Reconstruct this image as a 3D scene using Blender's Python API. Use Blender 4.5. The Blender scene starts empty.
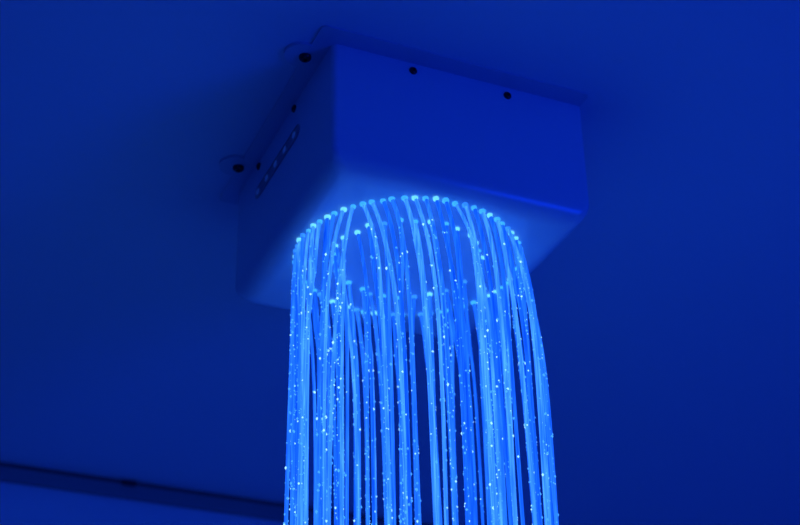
import bpy, bmesh, math, random
from mathutils import Vector, Matrix

random.seed(11)
S = bpy.context.scene
COL = S.collection
PI = math.pi

# ------------------------------------------------------------------ measures (metres)
HC = 2.70                                   # ceiling height
W, D, H = 0.3055, 0.3218, 0.1585            # housing: width, depth, height
ZB = HC - H                                 # underside of the housing
CX, CY = W / 2 - 0.004, D / 2 - 0.0145       # centre of the fibre rings
R_OUT, R_IN = 0.127, 0.084
YW = 1.237                                  # far wall
CAM = Vector((-0.4806, -1.2432, 1.6176))
YAW, PITCH, ROLL = math.radians(-24.032), math.radians(31.105), math.radians(-1.187)

# ------------------------------------------------------------------ materials
def mat(name, base=(0.8, 0.8, 0.8), rough=0.5, emit=None, strength=0.0, metal=0.0, spec=0.5, noise=None):
    m = bpy.data.materials.new(name)
    m.use_nodes = True
    nt = m.node_tree
    b = nt.nodes['Principled BSDF']
    b.inputs['Base Color'].default_value = (*base, 1)
    b.inputs['Roughness'].default_value = rough
    b.inputs['Metallic'].default_value = metal
    b.inputs['Specular IOR Level'].default_value = spec
    if emit:
        b.inputs['Emission Color'].default_value = (*emit, 1)
        b.inputs['Emission Strength'].default_value = strength
    if noise:                                # fine surface grain: (scale, bump strength, distance)
        tc = nt.nodes.new('ShaderNodeTexCoord')
        n = nt.nodes.new('ShaderNodeTexNoise')
        n.inputs['Scale'].default_value = noise[0]
        n.inputs['Detail'].default_value = 4
        bp = nt.nodes.new('ShaderNodeBump')
        bp.inputs['Strength'].default_value = noise[1]
        bp.inputs['Distance'].default_value = noise[2]
        nt.links.new(tc.outputs['Object'], n.inputs['Vector'])
        nt.links.new(n.outputs['Fac'], bp.inputs['Height'])
        nt.links.new(bp.outputs['Normal'], b.inputs['Normal'])
    return m

def fibre_mat(name, col, strength):
    """side-glowing fibre: glows unevenly along its length"""
    m = mat(name, (0.12, 0.12, 0.13), 0.3, col, strength)
    nt = m.node_tree
    b = nt.nodes['Principled BSDF']
    tc = nt.nodes.new('ShaderNodeTexCoord')
    mp = nt.nodes.new('ShaderNodeMapping')
    mp.inputs['Scale'].default_value = (480, 480, 18)
    n = nt.nodes.new('ShaderNodeTexNoise')
    n.inputs['Scale'].default_value = 1.0
    n.inputs['Detail'].default_value = 3
    r = nt.nodes.new('ShaderNodeMapRange')
    r.inputs['From Min'].default_value = 0.3
    r.inputs['From Max'].default_value = 0.75
    r.inputs['To Min'].default_value = strength * 0.8
    r.inputs['To Max'].default_value = strength * 1.3
    nt.links.new(tc.outputs['Object'], mp.inputs['Vector'])
    nt.links.new(mp.outputs['Vector'], n.inputs['Vector'])
    nt.links.new(n.outputs['Fac'], r.inputs['Value'])
    nt.links.new(r.outputs['Result'], b.inputs['Emission Strength'])
    cr = nt.nodes.new('ShaderNodeValToRGB')         # clearer and denser streaks along the fibre
    cr.color_ramp.elements[0].position = 0.32
    cr.color_ramp.elements[0].color = (col[0] * 0.45, col[1] * 0.85, col[2], 1)
    cr.color_ramp.elements[1].position = 0.72
    cr.color_ramp.elements[1].color = (col[0] * 2.0 + 0.008, col[1] * 1.6, col[2], 1)
    nt.links.new(n.outputs['Fac'], cr.inputs['Fac'])
    nt.links.new(cr.outputs['Color'], b.inputs['Emission Color'])
    return m

M_CEIL = mat('ceiling_paint', (0.78, 0.78, 0.78), 0.9, noise=(180, 0.06, 0.002))
M_WALL = mat('wall_paint', (0.76, 0.76, 0.76), 0.9, noise=(160, 0.08, 0.002))
M_FLOOR = mat('floor_vinyl', (0.30, 0.30, 0.31), 0.6, noise=(60, 0.05, 0.002))
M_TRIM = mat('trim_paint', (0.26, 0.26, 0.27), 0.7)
M_GAP = mat('gap_dark', (0.12, 0.12, 0.12), 0.9)
M_HOUSE = mat('housing_plastic', (0.80, 0.80, 0.82), 0.22, noise=(900, 0.04, 0.0005))
M_PLATE = mat('plate_metal', (0.64, 0.64, 0.66), 0.5)
M_BLACK = mat('black_screw', (0.012, 0.012, 0.014), 0.22)
M_RECESS_SHADE = mat('recess_shade', (0.36, 0.36, 0.37), 0.6)  # base colour darkened to stand for shade inside the recess
M_LAMP = mat('indicator_glow', (0.5, 0.5, 0.5), 0.4, (0.02, 0.12, 1.0), 0.10)
FCOL = (0.030, 0.180, 1.0)
M_F = [fibre_mat('fibre_dim', (0.004, 0.140, 1.5), 0.68),
       fibre_mat('fibre_mid', (0.010, 0.156, 1.5), 0.88),
       fibre_mat('fibre_bright', (0.032, 0.232, 1.5), 1.05)]
M_SPARK = mat('nick_glow', (0.6, 0.6, 0.6), 0.4, (0.06, 0.36, 1.0), 1.1)
M_SPARKW = mat('nick_glow_strong', (0.6, 0.6, 0.6), 0.4, (0.36, 0.80, 1.0), 1.35)
M_HALO = [mat('hole_halo_soft', (0.6, 0.6, 0.6), 0.4, (0.03, 0.25, 1.0), 0.95),
          mat('hole_halo', (0.6, 0.6, 0.6), 0.4, (0.04, 0.38, 1.0), 1.1),
          mat('hole_halo_strong', (0.6, 0.6, 0.6), 0.4, (0.14, 0.62, 1.0), 1.25)]

# ------------------------------------------------------------------ helpers
def obj(name, bm, mats, parent=None, loc=(0, 0, 0), smooth=False, auto=None):
    me = bpy.data.meshes.new(name)
    bmesh.ops.recalc_face_normals(bm, faces=bm.faces[:])
    bm.to_mesh(me)
    bm.free()
    for m in (mats if isinstance(mats, (list, tuple)) else [mats]):
        me.materials.append(m)
    if smooth:
        for p in me.polygons:
            p.use_smooth = True
        if auto:
            me.set_sharp_from_angle(angle=math.radians(auto))
    o = bpy.data.objects.new(name, me)
    COL.objects.link(o)
    o.location = loc
    if parent:
        o.parent = parent
    return o

def add_box(bm, x0, x1, y0, y1, z0, z1, bevel=0.0):
    v = bmesh.ops.create_cube(bm, size=1.0, matrix=Matrix.Translation(((x0 + x1) / 2, (y0 + y1) / 2, (z0 + z1) / 2)) @
                              Matrix.Diagonal((x1 - x0, y1 - y0, z1 - z0, 1)))['verts']
    if bevel:
        e = list({e for q in v for e in q.link_edges})
        bmesh.ops.bevel(bm, geom=e, offset=bevel, segments=2, affect='EDGES', profile=0.5)

def add_rings(bm, rings, cap0=True, cap1=True, mi=0):
    """skin a list of vertex loops"""
    vs = [[bm.verts.new(p) for p in r] for r in rings]
    n = len(vs[0])
    for a, b in zip(vs, vs[1:]):
        for i in range(n):
            f = bm.faces.new((a[i], a[(i + 1) % n], b[(i + 1) % n], b[i]))
            f.material_index = mi
    if cap0:
        bm.faces.new(vs[0][::-1]).material_index = mi
    if cap1:
        bm.faces.new(vs[-1]).material_index = mi

def rounded_rect(x0, x1, y0, y1, r, z, seg=7):
    out = []
    for cx, cy, a0 in ((x1 - r, y1 - r, 0), (x0 + r, y1 - r, PI / 2), (x0 + r, y0 + r, PI), (x1 - r, y0 + r, 1.5 * PI)):
        for k in range(seg + 1):
            a = a0 + PI / 2 * k / seg
            out.append(Vector((cx + r * math.cos(a), cy + r * math.sin(a), z)))
    return out

def dome_bm(r, h, axis, n=20):
    """round screw head with a shallow dome and a small driver recess, standing out along axis"""
    bm = bmesh.new()
    prof = [(r, 0.0), (r, h * 0.35), (r * 0.92, h * 0.62), (r * 0.72, h * 0.86), (r * 0.45, h),
            (r * 0.36, h), (r * 0.30, h * 0.55)]
    rings = [[Vector((q * math.cos(2 * PI * i / n), q * math.sin(2 * PI * i / n), z)) for i in range(n)] for q, z in prof]
    add_rings(bm, rings)
    rot = Vector((0, 0, 1)).rotation_difference(Vector(axis)).to_matrix()
    bmesh.ops.rotate(bm, verts=bm.verts[:], cent=(0, 0, 0), matrix=rot)
    return bm

def structure(name, x0, x1, y0, y1, z0, z1, m, label, parent=None):
    bm = bmesh.new()
    add_box(bm, x0, x1, y0, y1, z0, z1)
    o = obj(name, bm, m, parent)
    o['kind'] = 'structure'
    o['label'] = label
    return o

# ------------------------------------------------------------------ the room
RX0, RX1, RY0 = -2.4, 2.6, -2.6
structure('ceiling', RX0, RX1, RY0, YW, HC, HC + 0.1, M_CEIL, 'plain painted ceiling bathed in blue light')
structure('wall_back', RX0, RX1, YW, YW + 0.1, 0, HC, M_WALL, 'plain painted wall below the dark trim')
structure('wall_left', RX0 - 0.1, RX0, RY0, YW, 0, HC, M_WALL, 'plain painted side wall')
structure('wall_right', RX1, RX1 + 0.1, RY0, YW, 0, HC, M_WALL, 'plain painted side wall opposite')
structure('wall_front', RX0, RX1, RY0 - 0.1, RY0, 0, HC, M_WALL, 'plain painted wall behind the viewpoint')
structure('floor', RX0, RX1, RY0, YW, -0.1, 0, M_FLOOR, 'grey vinyl floor')
# dark trim where the far wall meets the ceiling, with a narrow gap above it
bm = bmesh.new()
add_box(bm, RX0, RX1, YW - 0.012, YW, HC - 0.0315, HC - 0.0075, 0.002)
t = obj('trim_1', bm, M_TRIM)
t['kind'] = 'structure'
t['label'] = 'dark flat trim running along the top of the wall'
bm = bmesh.new()
add_box(bm, RX0, RX1, YW - 0.010, YW, HC - 0.0080, HC)
g = obj('trim_gap', bm, M_GAP, t)
g['label'] = 'thin black gap line above the trim'
bm = bmesh.new()
add_box(bm, 0.094, 0.118, YW - 0.020, YW - 0.006, HC - 0.011, HC - 0.003, 0.002)
b = obj('trim_clip', bm, M_BLACK, t)
b['label'] = 'small black clip on the trim edge'

# ------------------------------------------------------------------ the fibre light
lamp = bpy.data.objects.new('fibre_optic_light', None)
COL.objects.link(lamp)
lamp.location = (W / 2, D / 2, HC)
lamp.empty_display_size = 0.1
lamp['label'] = 'white square fibre optic light box on the ceiling with rings of glowing blue hanging strands'
lamp['category'] = 'ceiling light'
OFF = Vector((-W / 2, -D / 2, -HC))           # world -> lamp space

def part(name, bm, m, parent=None, **k):
    """bm is in world coordinates; the object sits in the lamp's frame"""
    bmesh.ops.translate(bm, verts=bm.verts[:], vec=OFF)
    return obj(name, bm, m, parent or lamp, **k)

# mounting plate with keyhole tabs
PT = 0.002
bm = bmesh.new()
add_rings(bm, [rounded_rect(-0.020, W - 0.003, -0.023, D + 0.018, 0.006, HC - PT),
               rounded_rect(-0.020, W - 0.003, -0.023, D + 0.018, 0.006, HC)])
plate = part('mounting_plate', bm, M_PLATE)
for ty in (0.031, 0.259):
    bm = bmesh.new()
    n = 20
    cx, r = -0.0235, 0.0195
    loop = [(cx + r * math.cos(PI / 2 + PI * i / n), ty + r * math.sin(PI / 2 + PI * i / n)) for i in range(n + 1)]
    loop = [(-0.019, ty + r)] + loop + [(-0.019, ty - r)]
    zt = HC - PT
    add_rings(bm, [[Vector((x, y, zt - 0.002)) for x, y in loop], [Vector((x, y, HC)) for x, y in loop]])
    tab = part('mounting_tab', bm, M_PLATE)
    s = dome_bm(0.0068, 0.005, (0, 0, -1))
    bmesh.ops.translate(s, verts=s.verts[:], vec=(-0.0200, ty + 0.000, zt - 0.002))
    sc = part('tab_screw', s, M_BLACK, tab, smooth=True, auto=40)
    sc['label'] = 'black screw in the tab'

# housing: one moulded shell, soft lower edges
bm = bmesh.new()
rc, rb = 0.007, 0.024
rings = [rounded_rect(0, W, 0, D, rc, HC - PT)]
for k in range(9):
    a = PI / 2 * k / 8
    ins = rb * (1 - math.cos(a))
    rings.append(rounded_rect(ins, W - ins, ins, D - ins, rc + 0.010 * k / 8, ZB + rb * (1 - math.sin(a))))
ins = rb + 0.0015
rings.append(rounded_rect(ins, W - ins, ins, D - ins, rc + 0.010, ZB))
add_rings(bm, rings)
housing = part('housing', bm, M_HOUSE, smooth=True, auto=50)
for pos, ax in (((0.094, 0, 2.6875), (0, -1, 0)), ((0.209, 0, 2.6865), (0, -1, 0)),
                ((0, 0.118, 2.6915), (-1, 0, 0)), ((0, 0.240, 2.6905), (-1, 0, 0))):
    s = dome_bm(0.0046, 0.0032, ax)
    bmesh.ops.translate(s, verts=s.verts[:], vec=pos)
    sc = part('housing_screw', s, M_BLACK, housing, smooth=True, auto=40)
    sc['label'] = 'small black domed screw'

# slot panel with five lit openings on the left side
bm = bmesh.new()
VY0, VY1, VZ = 0.100, 0.248, 2.6535
def capsule(y0, y1, zc, r, x):
    out = []
    for i in range(9):
        a = -PI / 2 + PI * i / 8
        out.append(Vector((x, y1 - r + r * math.cos(a), zc + r * math.sin(a))))
    for i in range(9):
        a = PI / 2 + PI * i / 8
        out.append(Vector((x, y0 + r + r * math.cos(a), zc + r * math.sin(a))))
    return out
# a raised rim around a recessed face
add_rings(bm, [capsule(VY0, VY1, VZ, 0.0085, 0.0005), capsule(VY0, VY1, VZ, 0.0085, -0.0012),
               capsule(VY0 + .001, VY1 - .001, VZ, 0.0075, -0.0012), capsule(VY0 + .001, VY1 - .001, VZ, 0.0075, -0.0003)],
          cap0=True, cap1=True)
panel = part('slot_panel', bm, M_RECESS_SHADE)
panel['label'] = 'narrow panel with recess shade in its colour and five small lit openings'
for i in range(5):
    y = 0.118 + (0.241 - 0.118) * i / 4
    bm = bmesh.new()
    lo = capsule(y - 0.0045, y + 0.0045, VZ + 0.0015, 0.0040, -0.0002)
    hi = [p + Vector((-0.0008, 0, 0)) for p in lo]
    add_rings(bm, [lo, hi])
    part('lit_slot', bm, M_LAMP, panel)['label'] = 'small glowing blue opening'

# ------------------------------------------------------------------ fibre strands
rightv = Vector((math.cos(YAW), math.sin(YAW), 0))     # across the room as the curtain is seen
toward = Vector((math.sin(YAW), -math.cos(YAW), 0))    # out of the curtain, into the room
PX = 0.00112                                           # about one picture dot at the lamp, in metres
LOW = 0.30                                             # lower end of the strands

def spread(us, table):
    for (a, va), (b, vb) in zip(table, table[1:]):
        if us <= b:
            return va + (vb - va) * max(0, (us - a)) / (b - a)
    return table[-1][1]

# sideways sag of the near strands from left to right of the ring (dots)
SAG = [(-1.0, 1), (-0.8, -7), (-0.62, -11), (-0.5, -13), (-0.44, -13), (-0.40, 19), (-0.1, 18), (0.2, 18), (0.6, 18), (0.85, 15), (1.0, 14)]

BUNDLES = [0.00111 * (x - 419) for x in (289, 296, 303, 310, 318, 326, 334, 343, 351, 360, 368, 378, 398, 409, 427, 442, 456, 472, 489, 500, 511, 533, 542, 550)]

def strand_path(px, py, u, v, outer):
    if outer and v > -0.15:
        sag = spread(u, SAG) + random.gauss(0, 3.0)
    else:
        sag = random.gauss(6 - 4 * min(0, u), 5.0)
    sag *= PX
    away = random.gauss(0.004 if outer else 0.0, 0.005)
    tau = random.uniform(0.055, 0.085)
    # lower down the strands lean together into loose bundles
    lat = (Vector((px, py, 0)) - Vector((CX, CY, 0))).dot(rightv) + sag
    want = min((abs(k * (1 - 0.07 * v) - lat), k * (1 - 0.07 * v) - lat) for k in BUNDLES)[1]
    late = want * random.uniform(0.4, 0.95) + random.gauss(0, 0.0022)
    ph, am, fr = random.uniform(0, 6.28), random.uniform(0.0006, 0.0022), random.uniform(5, 9)
    pts = []
    L = ZB - LOW
    ts = []
    z = -0.004
    while z < L:
        ts.append(z)
        z += 0.008 if z < 0.10 else (0.018 if z < 0.75 else 0.06)
    ts.append(L)
    for t in ts:
        tt = max(t, 0)
        e = 1 - math.exp(-tt / tau)
        w = min(1, tt / 0.12)
        late_e = max(0, tt - 0.06)
        late_e = min(1, 1.2 * late_e / (late_e + 0.10))
        off = rightv * (sag * e + am * w * math.sin(fr * tt + ph) + late * late_e) + toward * (away * e)
        pts.append(Vector((px, py, ZB - t)) + off)
    return pts

def point_at(pts, z):
    for a, b in zip(pts, pts[1:]):
        if b.z <= z <= a.z:
            return a.lerp(b, (a.z - z) / max(1e-9, a.z - b.z))
    return pts[-1]

def bead(bm, c, r, stretch, mi):
    vs = [bm.verts.new(c + Vector(p)) for p in ((r, 0, 0), (0, r, 0), (-r, 0, 0), (0, -r, 0), (0, 0, r * stretch), (0, 0, -r * stretch),
                                                )]
    for i in range(4):
        j = (i + 1) % 4
        bm.faces.new((vs[i], vs[j], vs[4])).material_index = mi
        bm.faces.new((vs[j], vs[i], vs[5])).material_index = mi

def strand(ang, R, outer, level):
    px, py = CX + R * math.cos(ang), CY + R * math.sin(ang)
    d = Vector((math.cos(ang), math.sin(ang), 0))
    u, v = d.dot(rightv), d.dot(toward)
    if outer and v > 0 and -0.52 < u < -0.33:
        level = 2
    pts = strand_path(px, py, u, v, outer)
    r = random.uniform(0.0017, 0.0023)
    n = 8
    bm = bmesh.new()
    rings = []
    for p in pts:
        rings.append([p + Vector((r * math.cos(2 * PI * i / n), r * math.sin(2 * PI * i / n), 0)) for i in range(n)])
    add_rings(bm, rings)
    for f in bm.faces:
        f.smooth = True
    # nicks in the sheath that let points of light out
    dens = random.choice((30, 60, 110, 170, 250)) if level < 2 else random.choice((80, 150, 230))
    for _ in range(dens):
        t = random.uniform(0.03, 1.0) if random.random() < 0.8 else random.uniform(0.1, ZB - LOW)
        c = point_at(pts, ZB - t)
        a = random.uniform(0, 2 * PI)
        rr = random.choice((0.0009, 0.0011, 0.0011, 0.0014, 0.0017))
        strong = random.random() < 0.22
        bead(bm, c + Vector((math.cos(a), math.sin(a), 0)) * (r * 0.82), rr, random.uniform(0.9, 1.6), 2 if strong else 1)
    fo = part('fibre_strand', bm, [M_F[level], M_SPARK, M_SPARKW])
    for p in fo.data.polygons:
        p.use_smooth = p.material_index == 0
    # collar where the strand leaves the housing; hole's halo put in as emission
    bm = bmesh.new()
    rg = r + random.uniform(0.0009, 0.0015)
    prof = [(rg * 0.9, 0.0016), (rg, -0.0008), (rg * 0.96, -0.0024), (r * 1.02, -0.0034)]
    m = 12
    add_rings(bm, [[Vector((px + q * math.cos(2 * PI * i / m), py + q * math.sin(2 * PI * i / m), ZB + z)) for i in range(m)] for q, z in prof])
    part('halo_collar', bm, M_HALO[random.choices((0, 1, 2), (0.25, 0.5, 0.25))[0]], fo, smooth=True)

N_OUT, N_IN = 70, 30
for i in range(N_OUT):
    a = 2 * PI * (i + 0.5) / N_OUT + random.gauss(0, 0.006)
    strand(a, R_OUT + random.gauss(0, 0.0006), True, random.choices((0, 1, 2), (0.18, 0.44, 0.38) if math.sin(a) < 0.1 else (0.36, 0.46, 0.18))[0])
for i in range(N_IN):
    a = 2 * PI * i / N_IN + random.gauss(0, 0.02)
    strand(a, R_IN + random.gauss(0, 0.002), False, random.choices((0, 1, 2), (0.40, 0.42, 0.18))[0])

# ------------------------------------------------------------------ light: blue colour-wash lamp of the room, plus an added fill
def area(name, loc, target, size, power, col):
    l = bpy.data.lights.new(name, 'AREA')
    l.shape = 'DISK'
    l.size = size
    l.energy = power
    l.color = col
    o = bpy.data.objects.new(name, l)
    COL.objects.link(o)
    o.location = loc
    o.rotation_euler = (Vector(target) - Vector(loc)).to_track_quat('-Z', 'Y').to_euler()
    return o
BLUE = (0.001, 0.030, 1.0)
area('wash_lamp', (1.40, -1.80, 1.60), (0.3, 0.3, HC), 0.8, 16, BLUE)
area('fill_light_low', (-0.9, -1.8, 0.4), (0.0, 0.3, HC), 1.0, 3.6, BLUE)  # added fill light, lifts the left face of the housing

S.world = bpy.data.worlds.new('room_dark')
S.world.use_nodes = True
S.world.node_tree.nodes['Background'].inputs[0].default_value = (0, 0, 0, 1)

# ------------------------------------------------------------------ camera
cp, sp = math.cos(PITCH), math.sin(PITCH)
F = Vector((-math.sin(YAW) * cp, math.cos(YAW) * cp, sp))
Rv = Vector((math.cos(YAW), math.sin(YAW), 0))
U = Rv.cross(F)
c_, s_ = math.cos(ROLL), math.sin(ROLL)
R2, U2 = c_ * Rv + s_ * U, -s_ * Rv + c_ * U
cd = bpy.data.cameras.new('camera')
cd.sensor_width = 36
cd.lens = 1580.77 * 36 / 800
cd.clip_start = 0.05
cd.dof.use_dof = True
cd.dof.focus_distance = 1.6
cd.dof.aperture_fstop = 5.6
cam = bpy.data.objects.new('camera', cd)
COL.objects.link(cam)
m3 = Matrix((R2, U2, -F)).transposed()
cam.matrix_world = Matrix.Translation(CAM) @ m3.to_4x4()
S.camera = cam

S.view_settings.view_transform = 'Standard'
S.view_settings.look = 'None'
S.view_settings.exposure = 0
S.view_settings.gamma = 1
S.view_settings.use_curve_mapping = False
S.cycles.use_denoising = True
S.cycles.max_bounces = 8
S.cycles.sample_clamp_indirect = 4
